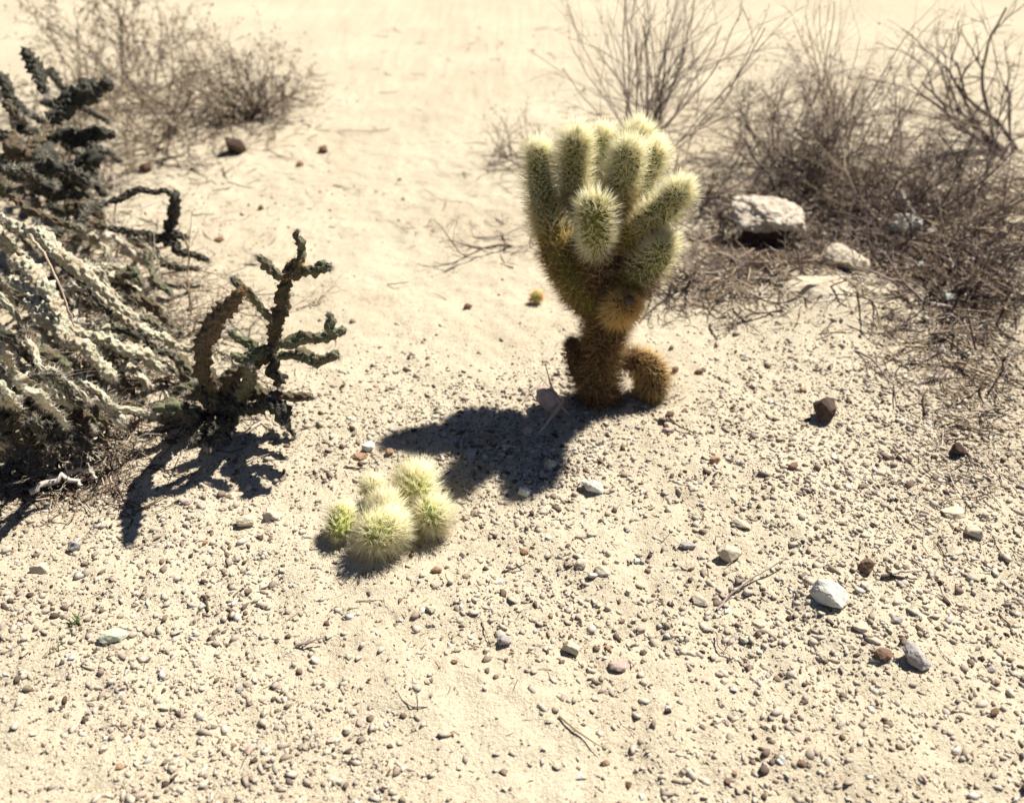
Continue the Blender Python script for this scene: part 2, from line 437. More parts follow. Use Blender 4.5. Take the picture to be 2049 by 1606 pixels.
def spines_mesh(L, mat, parent, m, d, n, length, r=0.0005, spread=1.1, up=0.25, s0=0.0, s1=1.0, name='spines', skip=0.0):
    rows = int(L.L / d)
    i, j = np.meshgrid(np.arange(rows + 1), np.arange(m), indexing='ij')
    q = (i * d).ravel(); a = (2 * np.pi * j / m + (i % 2) * np.pi / m).ravel()
    if s1 == 1.0:
        for f_, k_ in ((0.9, m), (0.6, m), (0.38, m), (0.2, max(6, m - 2)), (0.09, 6), (0.02, 4)):
            q = np.concatenate([q, np.full(k_, L.L - L.r[int(len(L.r) * .85)] * f_)]); a = np.concatenate([a, np.arange(k_) * 2 * np.pi / k_])
    ok = (q >= s0 * L.L) & (q <= s1 * L.L) & (rng.random(q.size) >= skip)
    q, a = q[ok], a[ok]
    q = np.repeat(q, n); a = np.repeat(a, n)
    q = q + rng.normal(size=q.size) * d * 0.12; a = a + rng.normal(size=a.size) * 0.06
    q = np.clip(q, 0, L.L)
    P, Nn, T = L.at(q, a)
    th = np.abs(rng.normal(size=q.size)) * 0.55 * spread; ph = rng.random(q.size) * 6.283
    t1 = T - Nn * np.sum(T * Nn, -1)[:, None]; t1 /= np.linalg.norm(t1, axis=1)[:, None] + 1e-9
    t2 = np.cross(Nn, t1)
    D = Nn * np.cos(th)[:, None] + (t1 * np.cos(ph)[:, None] + t2 * np.sin(ph)[:, None]) * np.sin(th)[:, None] + t1 * up
    D /= np.linalg.norm(D, axis=1)[:, None]
    ln = length * (0.45 + 0.75 * rng.random(q.size))
    e1 = np.cross(D, [0.2, 0.3, 0.93]); e1 /= np.linalg.norm(e1, axis=1)[:, None] + 1e-9
    e2 = np.cross(D, e1)
    r = (r * (0.6 + 1.3 * rng.random(q.size) ** 2))[:, None]
    vs = []
    for k in range(3):
        vs.append(P + r * (e1 * math.cos(k * 2.094) + e2 * math.sin(k * 2.094)))
    vs.append(P + D * ln[:, None] + rng.normal(size=P.shape) * 0.0008)
    V = np.stack(vs, 1)
    F = (np.array([[0, 1, 3], [1, 2, 3], [2, 0, 3]])[None] + (np.arange(len(q)) * 4)[:, None, None]).reshape(-1, 3)
    return mesh_np(name, V.reshape(-1, 3), F, mat, parent)

# ------------------------------------------------------------------ teddy bear cholla
mm = 0.001
base = atz(1200, 800); bz = ground_z(base[0], base[1])
cholla = empty('teddy_bear_cholla', (base[0], base[1], bz),
               'tall many-armed cactus furred with pale yellow spines, standing on a brown shaggy trunk', 'cactus')
def joint(name, pts, rad, skin, sp, m, d, n, ln, parent, **kw):
    P = [aty(u, v, yy) for (u, v, yy) in pts]
    L = Limb(P, [r * mm for r in rad])
    o = limb_mesh(name, L, skin, parent, m, d, 0.12, step=0.003)
    spines_mesh(L, sp, o, m, d, n, ln, **kw)
    return o, L
def more(o, L, sp, m, d, n, ln, **kw):
    spines_mesh(L, sp, o, m, d, n, ln, **kw)
Y0 = base[1]
# trunk: old brown spines
o, L = joint('trunk', [(1204, 815, Y0), (1194, 745, Y0), (1206, 680, Y0 - .005), (1220, 620, Y0 + .005), (1214, 560, Y0 + .01)], [42, 36, 36, 42, 46],
             M_SKIN_B, M_SP_BROWN, 16, 0.008, 12, 0.033, cholla, spread=1.4, up=0.05)
more(o, L, M_SP_GOLD, 14, 0.010, 5, 0.037, s0=0.2, spread=1.2)
# core between the arms
o, L = joint('joint', [(1210, 590, Y0), (1206, 520, Y0), (1214, 450, Y0 + .02), (1232, 400, Y0 + .05)], [50, 50, 38, 24],
             M_SKIN_B, M_SP_BROWN, 15, 0.009, 13, 0.026, cholla, spread=1.4, s1=0.66)
more(o, L, M_SP_GOLD, 13, 0.009, 12, 0.028, s0=0.25)
# long arm curving up on the left
o, L = joint('joint', [(1196, 622, Y0), (1160, 560, Y0), (1125, 505, Y0 + .02), (1096, 430, Y0 + .06), (1079, 362, Y0 + .09), (1077, 290, Y0 + .10)], [40, 42, 38, 28, 21, 17],
             M_SKIN, M_SP_BROWN, 14, 0.0085, 13, 0.025, cholla, spread=1.4, s1=0.46)
more(o, L, M_SP_GOLD, 13, 0.0085, 9, 0.027, s0=0.15, s1=0.7, spread=1.3)
more(o, L, M_SP_CREAM, 11, 0.0075, 10, 0.032, s0=0.52, spread=1.1)
# arm 2, upright, behind
o, L = joint('joint', [(1190, 470, Y0 + .08), (1156, 400, Y0 + .09), (1148, 330, Y0 + .10), (1157, 268, Y0 + .10)], [26, 23, 22, 21],
             M_SKIN, M_SP_GOLD, 10, 0.0085, 12, 0.026, cholla, s1=0.5, spread=1.2)
more(o, L, M_SP_CREAM, 11, 0.0075, 12, 0.037, s0=0.35)
# small yellow one between
o, L = joint('joint', [(1200, 380, Y0 + .16), (1205, 310, Y0 + .17), (1204, 262, Y0 + .18)], [20, 20, 18],
             M_SKIN_Y, M_SP_CREAM, 10, 0.0085, 14, 0.030, cholla)
# front arm towards the camera
o, L = joint('joint', [(1198, 505, Y0 - .01), (1191, 465, Y0 - .055), (1190, 425, Y0 - .065), (1194, 390, Y0 - .055)], [24, 27, 27, 23],
             M_SKIN, M_SP_CREAM, 11, 0.0075, 10, 0.030, cholla)
# broad arm 3
o, L = joint('joint', [(1222, 440, Y0 + .02), (1238, 380, Y0 + .02), (1252, 330, Y0 + .01), (1260, 290, Y0)], [24, 25, 25, 21],
             M_SKIN, M_SP_GOLD, 11, 0.008, 12, 0.027, cholla, s1=0.5)
more(o, L, M_SP_CREAM, 11, 0.0075, 11, 0.035, s0=0.25)
# behind arm 3, taller
o, L = joint('joint', [(1250, 400, Y0 + .12), (1270, 320, Y0 + .14), (1278, 255, Y0 + .15)], [24, 25, 24],
             M_SKIN_Y, M_SP_CREAM, 11, 0.0075, 12, 0.038, cholla)
# arm 4
o, L = joint('joint', [(1240, 460, Y0 + .03), (1268, 405, Y0 + .04), (1294, 350, Y0 + .06), (1314, 293, Y0 + .08)], [20, 20, 19, 18],
             M_SKIN, M_SP_GOLD, 10, 0.0085, 12, 0.026, cholla, s1=0.45)
more(o, L, M_SP_CREAM, 11, 0.0075, 11, 0.034, s0=0.25)
# arm 5, out to the right
o, L = joint('joint', [(1244, 490, Y0 - .01), (1290, 447, Y0 - .03), (1335, 412, Y0 - .05), (1369, 372, Y0 - .06)], [25, 23, 22, 20],
             M_SKIN, M_SP_GOLD, 11, 0.0085, 12, 0.027, cholla, s1=0.5, spread=1.2)
more(o, L, M_SP_CREAM, 11, 0.0075, 11, 0.034, s0=0.3)
# arm 6, lower right
o, L = joint('joint', [(1238, 585, Y0 - .02), (1280, 545, Y0 - .05), (1315, 510, Y0 - .07), (1334, 476, Y0 - .08)], [38, 33, 26, 19],
             M_SKIN, M_SP_BROWN, 12, 0.0085, 13, 0.028, cholla, s1=0.62, spread=1.3)
more(o, L, M_SP_CREAM, 11, 0.0078, 9, 0.033, s0=0.45)
# stub with a dead scar
o, L = joint('joint', [(1228, 625, Y0 - .02), (1246, 612, Y0 - .07), (1258, 604, Y0 - .105)], [32, 28, 20],
             M_SKIN_B, M_SP_GOLD, 11, 0.008, 14, 0.028, cholla, up=0.1)
P = aty(1261, 602, Y0 - .118)
sc = Limb([P + np.array([-.003, .016, -.006]), P + np.array([.001, -.006, .003])], [0.011, 0.009])
limb_mesh('scar', sc, STONE['dark'], o, 5, 0.01, 0.15)
# low lobes
joint('joint', [(1180, 765, Y0), (1156, 728, Y0 - .01), (1143, 684, Y0 - .01)], [26, 21, 9],
      M_SKIN_B, M_SP_BROWN, 9, 0.0085, 12, 0.020, cholla, spread=1.3)
o, L = joint('joint', [(1218, 722, Y0), (1258, 716, Y0 + .01), (1294, 732, Y0 + .01), (1306, 762, Y0 + .01), (1296, 794, Y0)], [16, 18, 26, 29, 23],
      M_SKIN_B, M_SP_BROWN, 12, 0.0085, 12, 0.024, cholla, spread=1.3)
more(o, L, M_SP_GOLD, 11, 0.0085, 9, 0.029, s0=0.3)

# ------------------------------------------------------------------ fallen clump
fb = atz(775, 1060)
clump = empty('fallen_cactus_joints', (fb[0], fb[1], ground_z(fb[0], fb[1])),
              'low clump of broken-off furry yellow-green cactus joints lying on sand below the long shadow', 'cactus joints')
def fjoint(pts, rad, skin, sp, m, n, ln, **kw):
    P = [atz(u, v, z) + np.array([0, 0, ground_z(fb[0], fb[1])]) for (u, v, z) in pts]
    L = Limb(P, [r * mm for r in rad])
    o = limb_mesh('joint', L, skin, clump, m, 0.0075, 0.12, step=0.003)
    spines_mesh(L, sp, o, m, 0.0075, n, ln, **kw)
    return o, L
fjoint([(674, 1078, .020), (684, 1048, .03), (688, 1012, .048)], [21, 22, 20], M_SKIN_Y, M_SP_CREAM, 10, 9, 0.020)
fjoint([(758, 1000, .015), (748, 982, .035), (744, 962, .055)], [18, 18, 17], M_SKIN_Y, M_SP_CREAM, 10, 12, 0.024)
fjoint([(838, 1010, .025), (834, 978, .045), (828, 945, .060)], [27, 29, 25], M_SKIN_Y, M_SP_CREAM, 12, 18, 0.037, spread=1.45)
fjoint([(784, 1032, .02), (772, 1018, .045), (762, 1004, .065)], [25, 26, 23], M_SKIN_Y, M_SP_CREAM, 11, 16, 0.032, spread=1.45)
fjoint([(728, 1082, .035), (762, 1066, .045), (802, 1052, .045)], [26, 29, 26], M_SKIN_Y, M_SP_CREAM, 12, 18, 0.038, spread=1.45)
fjoint([(842, 1042, .035), (866, 1032, .04), (884, 1030, .035)], [26, 28, 25], M_SKIN_Y, M_SP_CREAM, 12, 18, 0.036, spread=1.45)
# single small joint far behind
p = atz(1072, 602); z0 = ground_z(p[0], p[1])
o = empty('fallen_joint', (p[0], p[1], z0), 'single small yellow spiny joint lying on sand to the left of the big cactus', 'cactus joint')
L = Limb([p + [-.012, -.006, z0 + .012], p + [.012, .006, z0 + .022]], [.012, .013])
b_ = limb_mesh('body', L, M_SKIN_Y, o, 7, .007); spines_mesh(L, M_SP_GOLD, b_, 8, .006, 9, .015)

# ------------------------------------------------------------------ slender cholla with knobbly branches
def cane(parent, P, rad, mat, spn=4, spl=0.013, spm=None, amp=0.38, m=5, d=0.012, name='branch', skip=0.2):
    d = d * random.uniform(0.8, 1.25)
    P = catmull(np.array(P, float), 3); rad = np.interp(np.linspace(0, 1, len(P)), np.linspace(0, 1, len(rad)), rad)
    P[1:-1] += rng.normal(size=(len(P) - 2, 3)) * 0.0035
    rad = rad * (1 + rng.normal(size=len(rad)) * 0.10)
    L = Limb(P, rad)
    o = limb_mesh(name, L, mat, parent, m, d, amp, ring=20, step=0.0028, noise_amp=0.38)
    if spn: spines_mesh(L, spm or M_SP_STRAW, o, m, d, spn, spl, r=0.0003, spread=1.3, skip=skip)
    return o
cb = atz(452, 842); cbz = ground_z(cb[0], cb[1])
slim = empty('slender_cholla', (cb[0], cb[1], cbz), 'knee-high slender cholla with knobbly green branches, standing clear of the tangle on its left', 'cactus')
def C(pts, rad, mat=M_CANE, **kw):
    cane(slim, [aty(u, v, yy) for (u, v, yy) in pts], [r * mm for r in rad], mat, **kw)
C([(452, 848, cb[1]), (450, 800, 1.57), (470, 750, 1.56), (520, 720, 1.55), (545, 700, 1.54)], [15, 14, 12, 11, 10], M_CANE_DEAD)
C([(542, 704, 1.55), (552, 650, 1.545), (563, 595, 1.55), (574, 548, 1.555)], [10, 12, 12, 10], M_CANE_DEAD, spn=5, spl=0.016, spm=M_SP_BROWN, skip=0)
C([(574, 552, 1.555), (588, 540, 1.55), (598, 525, 1.555)], [10, 13, 10], M_CANE_DEAD, spn=7, spl=0.018, spm=M_SP_GOLD, skip=0)
C([(600, 530, 1.555), (603, 500, 1.56), (596, 460, 1.56)], [8, 8, 4], M_CANE, spn=3)
C([(600, 545, 1.555), (628, 541, 1.54), (664, 535, 1.53)], [6, 10, 8], M_CANE)
C([(562, 560, 1.52), (538, 540, 1.52), (514, 512, 1.52)], [6, 7, 6], M_CANE)
C([(545, 640, 1.53), (500, 588, 1.51), (464, 555, 1.50)], [5, 7, 6], M_CANE)
C([(425, 800, 1.56), (398, 715, 1.51), (436, 640, 1.45), (482, 586, 1.40)], [12, 14, 13, 11], M_CANE_DEAD, spn=5, spl=.016, spm=M_SP_BROWN, skip=0)
C([(450, 815, 1.57), (420, 800, 1.55), (392, 765, 1.54)], [12, 12, 9], M_CANE_DARK)
C([(560, 690, 1.53), (590, 684, 1.51), (640, 675, 1.49), (692, 660, 1.48)], [7, 9, 9, 7], M_CANE, spn=3)
C([(668, 668, 1.48), (662, 645, 1.48), (658, 628, 1.48)], [6, 7, 5], M_CANE)
C([(556, 712, 1.53), (600, 712, 1.51), (640, 716, 1.50), (680, 713, 1.49)], [7, 10, 11, 8], M_CANE, spn=3)
C([(545, 705, 1.54), (552, 740, 1.53), (556, 775, 1.53)], [8, 11, 6], M_CANE_DARK)
C([(545, 705, 1.54), (500, 710, 1.52), (462, 716, 1.50)], [8, 9, 7], M_CANE)
C([(540, 720, 1.54), (508, 698, 1.53), (456, 660, 1.52)], [6, 8, 6], M_CANE)
C([(452, 800, 1.57), (500, 782, 1.55), (560, 792, 1.52), (628, 795, 1.50)], [10, 11, 9, 5], M_CANE_DEAD)
C([(460, 790, 1.57), (530, 800, 1.54), (570, 845, 1.52), (590, 872, 1.51)], [10, 9, 6, 4], M_CANE_DARK)
C([(450, 815, 1.57), (505, 820, 1.50), (548, 800, 1.46)], [14, 13, 9], M_CANE_DARK)
C([(448, 820, 1.57), (425, 850, 1.52), (385, 880, 1.48)], [13, 11, 7], M_CANE_DARK)
C([(452, 818, 1.57), (430, 760, 1.62), (395, 730, 1.66)], [13, 11, 7], M_CANE_DARK)
C([(470, 812, 1.57), (500, 770, 1.50), (498, 730, 1.46)], [12, 12, 8], M_CANE)
C([(540, 800, 1.47), (570, 822, 1.43), (572, 850, 1.40)], [12, 13, 9], M_CANE_DARK)

for k in range(12):
    a = random.uniform(0, 6.283); l = random.uniform(.06, .16); q = np.array([cb[0] + random.gauss(0, .03), cb[1] + random.gauss(0, .02), cbz + random.uniform(0, .06)])
    e = q + np.array([math.cos(a) * l, math.sin(a) * l, random.uniform(.0, .10)])
    cane(slim, [q, (q + e) / 2 + [0, 0, .02], e], [.013, .012, .007], random.choice([M_CANE_DARK, M_CANE_DEAD, M_CANE_DARK, M_CANE]))
# ------------------------------------------------------------------ sprawling cholla thicket on the left
def spraw(label, bu, bv, canes, name='sprawling_cholla', group='chollas in the tangle'):
    b = atz(bu, bv)
    r_ = empty(name, (b[0], b[1], ground_z(b[0], b[1])), label, 'cactus')
    for (pts, rad, mat) in canes:
        cane(r_, [atz(u, v, z) for (u, v, z) in pts], [q * mm for q in rad], mat, spn=4, spl=0.015, skip=0.2)
    return r_
def rnd_canes(n, u0, u1, v0, v1, du, dv, z0, z1, mats, r0=9):
    out = []
    for k in range(n):
        u, v = random.uniform(u0, u1), random.uniform(v0, v1)
        L = random.uniform(0.5, 1.1); su, sv = du * L * random.uniform(.7, 1.2), dv * L * random.uniform(.5, 1.4)
        za, zb = random.uniform(*z0), random.uniform(*z1)
        w1, w2 = random.uniform(-18, 18), random.uniform(-18, 18)
        r = r0 * random.uniform(0.65, 1.25)
        out.append(([(u, v, za), (u + su * .35 + w1, v + sv * .33 - w1, za * .75 + zb * .25 + .02), (u + su * .7 + w2, v + sv * .66 + w2, za * .3 + zb * .7 + .015),
                     (u + su, v + sv, zb)], [r, r * 1.05, r * .95, r * .7], random.choice(mats)))
    return out
PD = [M_CANE_PALE, M_CANE_PALE, M_CANE_PALE, M_CANE]
cs = [([(20, 440, .36), (90, 480, .34), (150, 530, .30), (215, 590, .24), (275, 640, .20)], [13, 13, 12, 11, 8], M_CANE_PALE),
      ([(20, 520, .36), (80, 560, .34), (110, 620, .30), (130, 690, .26)], [12, 14, 15, 12], M_CANE_PALE),
      ([(60, 600, .30), (110, 650, .28), (170, 700, .24), (230, 760, .18)], [14, 14, 13, 9], M_CANE_PALE),
      ([(115, 640, .25), (190, 680, .20), (265, 705, .16), (330, 740, .10)], [10, 12, 11, 8], M_CANE_PALE),
      ([(125, 735, .20), (170, 775, .17), (210, 810, .14), (250, 850, .10)], [9, 10, 10, 7], M_CANE_PALE),
      ([(160, 760, .19), (200, 785, .17), (228, 812, .15)], [5, 6, 5], M_CANE_PALE),
      ([(185, 590, .20), (260, 640, .17), (330, 680, .12), (390, 700, .08)], [8, 9, 9, 6], M_CANE_PALE),
      ([(290, 500, .14), (310, 560, .12), (345, 590, .10)], [6, 9, 7], M_CANE),
      ([(230, 560, .15), (270, 545, .16), (290, 570, .14)], [9, 11, 8], M_CANE),
      ([(30, 760, .24), (90, 770, .2), (150, 810, .14)], [13, 13, 9], M_CANE_PALE),
      ([(60, 700, .26), (110, 720, .24), (130, 760, .20)], [12, 14, 10], M_CANE)]
cs += rnd_canes(44, -330, 80, 360, 780, 180, 140, (.20, .42), (.05, .22), [M_CANE_PALE, M_CANE_PALE, M_CANE_DARK, M_CANE_PALE, M_CANE_DEAD], 6.5)
cs += rnd_canes(26, 20, 260, 560, 790, 130, 80, (.05, .16), (.02, .08), [M_CANE_PALE, M_CANE_DEAD, M_CANE_DARK, M_CANE_PALE, M_CANE], 7)
cs += rnd_canes(26, -160, 150, 780, 880, 90, 40, (.05, .2), (.01, .08), [M_CANE_DARK, M_CANE_DEAD, M_CANE_DARK], 10)  # near-black canes put in the hollow so their colour gives its shade
cs += rnd_canes(5, -300, -60, 800, 900, 130, 60, (.12, .24), (.04, .12), PD, 10)
spraw('pale grey-green sprawling cholla with knobbly canes arching down over its own dark hollow', 30, 840, cs)
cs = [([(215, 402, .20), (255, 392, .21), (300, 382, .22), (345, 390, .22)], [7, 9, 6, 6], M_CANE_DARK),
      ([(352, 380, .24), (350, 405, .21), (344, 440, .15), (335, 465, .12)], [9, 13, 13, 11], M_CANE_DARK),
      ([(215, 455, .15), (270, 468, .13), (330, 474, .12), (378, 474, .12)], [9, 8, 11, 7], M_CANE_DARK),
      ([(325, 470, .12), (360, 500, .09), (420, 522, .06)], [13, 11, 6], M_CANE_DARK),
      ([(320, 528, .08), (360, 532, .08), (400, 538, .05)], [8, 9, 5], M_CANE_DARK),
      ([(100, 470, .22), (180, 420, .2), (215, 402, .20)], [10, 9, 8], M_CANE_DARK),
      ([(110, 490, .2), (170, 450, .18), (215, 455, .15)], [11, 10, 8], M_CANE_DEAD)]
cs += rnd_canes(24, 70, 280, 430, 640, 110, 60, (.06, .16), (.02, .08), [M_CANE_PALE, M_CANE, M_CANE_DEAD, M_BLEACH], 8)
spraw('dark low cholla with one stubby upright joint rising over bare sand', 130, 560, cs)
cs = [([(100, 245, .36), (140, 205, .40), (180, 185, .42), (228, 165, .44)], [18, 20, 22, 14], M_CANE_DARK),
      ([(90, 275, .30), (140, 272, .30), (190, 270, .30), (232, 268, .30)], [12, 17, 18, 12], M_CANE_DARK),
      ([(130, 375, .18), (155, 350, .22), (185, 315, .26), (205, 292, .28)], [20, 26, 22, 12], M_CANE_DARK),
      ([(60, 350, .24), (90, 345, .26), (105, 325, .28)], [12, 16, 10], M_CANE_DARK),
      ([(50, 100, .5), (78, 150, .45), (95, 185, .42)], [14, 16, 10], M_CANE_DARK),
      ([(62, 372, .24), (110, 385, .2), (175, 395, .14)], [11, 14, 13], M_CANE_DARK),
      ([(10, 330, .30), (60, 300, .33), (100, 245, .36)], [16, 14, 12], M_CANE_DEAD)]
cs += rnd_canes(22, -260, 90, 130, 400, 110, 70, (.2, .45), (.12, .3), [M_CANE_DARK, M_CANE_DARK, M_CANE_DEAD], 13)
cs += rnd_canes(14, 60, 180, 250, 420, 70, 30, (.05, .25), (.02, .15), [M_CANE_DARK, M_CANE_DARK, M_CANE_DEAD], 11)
spraw('dark bristly cholla behind the tangle, its thick branches coloured black as if backlit', 110, 420, cs)

# ------------------------------------------------------------------ shrubs of thin twigs
def tubes(polys, sides=4):
    """polys: list of (P (n,3), r (n,)) -> V, F"""
    Vs, Fs, o = [], [], 0
    for P, r in polys:
        n = len(P); T = np.gradient(P, axis=0); T /= np.linalg.norm(T, axis=1)[:, None] + 1e-12
        a = np.cross(T, [0.31, 0.2, 0.93]); a /= np.linalg.norm(a, axis=1)[:, None] + 1e-12
        b = np.cross(T, a)
        ang = np.arange(sides) * 2 * np.pi / sides
        V = P[:, None] + r[:, None, None] * (a[:, None] * np.cos(ang)[None, :, None] + b[:, None] * np.sin(ang)[None, :, None])
        Vs.append(V.reshape(-1, 3))
        i = np.arange(n - 1)[:, None] * sides; j = np.arange(sides)[None]; j2 = (j + 1) % sides
        Fs.append(np.stack([i + j, i + j2, i + sides + j2, i + sides + j], -1).reshape(-1, 4) + o)
        o += n * sides
    return np.vstack(Vs), np.vstack(Fs)
def grow(p, d, L, r, depth_, out, tips, wig=0.16, kids=(3, 5), gz=None, droop=0.0, fork=0.6):
    n = max(4, int(L / 0.03)); P = [p]; q = p.copy(); dd = d / np.linalg.norm(d)
    for k in range(n):
        dd = dd + rng.normal(size=3) * wig; dd[2] -= droop; dd /= np.linalg.norm(dd)
        q = q + dd * L / n
        if gz is not None: q[2] = max(q[2], gz + r)
        P.append(q)
    P = np.array(P); rr = np.linspace(r, r * 0.45, len(P))
    out.append((P, rr)); tips.append(P)
    if depth_ > 0:
        for k in range(random.randint(*kids)):
            i = random.randint(max(1, len(P) // 4), len(P) - 1)
            t = P[i] - P[i - 1]; t /= np.linalg.norm(t)
            nd = t + rng.normal(size=3) * fork; nd /= np.linalg.norm(nd)
            grow(P[i], nd, L * random.uniform(0.35, 0.62), rr[i] * 0.65, depth_ - 1, out, tips, wig * 1.15, kids, gz, droop, fork)
def leaves_np(tips, n, size):
    allp = np.vstack(tips); c = allp[rng.integers(0, len(allp), n)] + rng.normal(size=(n, 3)) * 0.006
    a = rng.normal(size=(n, 3)); a /= np.linalg.norm(a, axis=1)[:, None]
    b = np.cross(a, rng.normal(size=(n, 3))); b /= np.linalg.norm(b, axis=1)[:, None]
    nn = np.cross(a, b)
    s_ = size * (0.5 + rng.random(n))[:, None]
    V = np.stack([c - a * s_, c + b * s_ * .45 + nn * s_ * .2, c + a * s_, c - b * s_ * .45 + nn * s_ * .2], 1).reshape(-1, 3)
    F = np.arange(n * 4).reshape(-1, 4)[:, [0, 1, 2, 3]]
    return V, F
def shrub(bu, bv, label, nst, L, r, lean, mat, spread=0.5, lv=0, lsize=0.004, depth_=2, wig=0.12, kids=(3, 5), jitter=0.05, low=0.25, name='dry_shrub', droop=0.0, fork=0.55, up=1.0, cat='shrub'):
    b = atz(bu, bv); gz = ground_z(b[0], b[1])
    rt = empty(name, (b[0], b[1], gz), label, cat)
    alltips = []
    for k in range(nst):
        p = np.array([b[0] + random.gauss(0, jitter), b[1] + random.gauss(0, jitter), gz - 0.01])
        a = random.uniform(0, 6.283); q = random.uniform(0.1, 1) * spread
        d = np.array([math.cos(a) * q + lean[0], math.sin(a) * q + lean[1], up * random.uniform(low, 1.0)])
        out, tips = [], []
        grow(p, d, L * random.uniform(0.6, 1.15), r * random.uniform(0.6, 1.2), depth_, out, tips, wig, kids, gz, droop, fork)
        V, F = tubes(out)
        mesh_np('stem', V, F, mat if isinstance(mat, bpy.types.Material) else random.choice(mat), rt, True)
        alltips += tips
    if lv:
        V, F = leaves_np(alltips, lv, lsize)
        mesh_np('foliage', V, F, M_LEAF, rt)
    return rt
shrub(1285, 325, 'leafless shrub with tall dark wands fanning up behind the furry cactus', 34, 0.62, 0.0034, (0.05, 0.05), [M_TWIG, M_TWIG_D, M_TWIG], spread=0.75, low=0.7, kids=(3, 5), wig=0.07, fork=0.4, lv=500)
shrub(1580, 345, 'dense grey twiggy shrub above the knobbly white rock', 60, 0.34, 0.0030, (0.0, 0.0), [M_TWIG, M_TWIG, M_TWIG_D], spread=0.9, low=0.3, lv=6500, lsize=0.0038, depth_=2, kids=(4, 6), jitter=0.10)
shrub(1690, 350, 'sparse shrub of thin upright stems behind the dense grey shrub', 14, 0.55, 0.0030, (0.05, 0.1), [M_TWIG, M_TWIG_T], spread=0.4, low=0.8, wig=0.07, kids=(2, 3), fork=0.4)
shrub(2020, 300, 'dark woody shrub with a thick forked trunk at the edge of the brush', 9, 0.5, 0.007, (-0.35, 0.1), M_TWIG_D, spread=0.7, low=0.5, kids=(3, 5), lv=900)
shrub(1880, 420, 'low brown shrub sprawling over the heaped brush beside the dark woody one', 60, 0.34, 0.0034, (-0.1, 0.0), [M_TWIG, M_TWIG_D, M_TWIG_D, M_TWIG_T], spread=1.2, low=0.1, lv=3000, jitter=0.18)
shrub(525, 225, 'small brown shrub with a dark heart on pale open sand', 34, 0.27, 0.0036, (-0.2, 0.05), [M_TWIG_D, M_TWIG_D, M_TWIG_D, M_TWIG], spread=1.1, low=0.3, lv=3000, lsize=0.005)
shrub(370, 250, 'thin tan shrub spreading low between the dark cholla and the small brown shrub', 34, 0.30, 0.003, (0.0, 0.0), [M_TWIG_T, M_TWIG, M_TWIG_D], spread=1.1, low=0.15, lv=6000, lsize=0.005, jitter=0.18)
shrub(820, 30, 'far pale shrub beyond the open sand', 18, 0.4, 0.004, (0, 0), [M_TWIG_T, M_TWIG], spread=0.9, low=0.4, lv=1200, lsize=0.006) if False else None
shrub(1040, 315, 'little purple-grey twig tuft at the left foot of the wand shrub', 12, 0.16, 0.002, (-0.3, 0.0), [M_TWIG, M_TWIG_D], spread=1.0, low=0.3, lv=250)
shrub(250, 180, 'brown shrub mass rising behind the backlit cholla branches', 22, 0.45, 0.0035, (0.0, 0.1), [M_TWIG, M_TWIG_D], spread=1.0, low=0.4, lv=5000, lsize=0.006, jitter=0.15)
# fallen dead shrubs lying flat
DB = [(1520, 545, 'dead branchy brush lying flat in front of the knobbly white rock', 9, 0.18, (-0.4, -0.8)),
      (1430, 560, 'fine dark dead brush lying to the right of the cactus arms', 13, 0.18, (-0.2, -0.3)),
      (1740, 430, 'tangled dead brush heaped behind the cream boulders', 32, 0.30, (0.2, 0.1)),
      (1910, 540, 'dark flattened brush at the end of the cream boulders', 34, 0.32, (0.1, -0.2)),
      (1410, 400, 'dead brush between the cactus and the knobbly white rock', 14, 0.24, (0.0, -0.2)),
      (1650, 385, 'dark dead brush pressed against the back of the knobbly white rock', 18, 0.26, (0.4, 0.2)),
      (985, 455, 'thin dark brush trailing flat over sand left of the cactus arms', 5, 0.22, (-1.2, -0.15)),
      (330, 640, 'bleached dead brush lying flat between the two green chollas', 18, 0.22, (0.3, -0.5)),
      (190, 820, 'grey dead brush matted beside the black hollow', 30, 0.22, (0.2, -0.3)),
      (120, 560, 'dark wiry dead brush woven through the pale grey-green canes', 16, 0.30, (0.3, -0.3)),
      (110, 340, 'dark dead brush under the backlit cholla branches', 30, 0.28, (0.1, -0.1)),
      (1915, 700, 'scattered dark brush on gravel below the upright white stone', 12, 0.16, (-0.3, -0.3))]
for (u, v, lab, n, L, ln) in DB:
    mats = [M_BLEACH, M_BLEACH, M_TWIG_T, M_TWIG_D] if 'leached' in lab or 'grey' in lab else [M_TWIG_D, M_TWIG, M_TWIG_T, M_TWIG_D]
    shrub(u, v, lab, int(n * 1.5), L, 0.0036, ln, mats, lv=(0 if n < 10 else 50 * n), spread=0.9, low=0.03, up=0.35, depth_=2, wig=0.22, jitter=0.09, name='dead_brush', droop=0.04, cat='brush')

# ------------------------------------------------------------------ grass tufts, seedling
def grass(bu, bv, label, n, L, mat, lean=(0, 0), width=0.0012, name='grass_tuft', cat='grass', part='blade', z=0, spread=0.9):
    b = atz(bu, bv, z); gz = ground_z(b[0], b[1]) if z == 0 else z
    rt = empty(name, (b[0], b[1], gz), label, cat)
    for k in range(n):
        a = random.uniform(0, 6.283); l = L * random.uniform(0.5, 1.1)
        h = np.array([math.cos(a) * random.random() * spread + lean[0], math.sin(a) * random.random() * spread + lean[1], 0.0])
        t = np.linspace(0, 1, 7)[:, None]
        P = np.array([b[0] + random.gauss(0, .008), b[1] + random.gauss(0, .008), gz - .003]) + h * l * t ** 1.5 + np.array([0, 0, 1.0]) * l * (t - .35 * t * t)
        w_ = width * (1 - t[:, 0] * 0.85) 
        V, F = tubes([(P, w_)], 3)
        mesh_np(part, V, F, mat, rt)
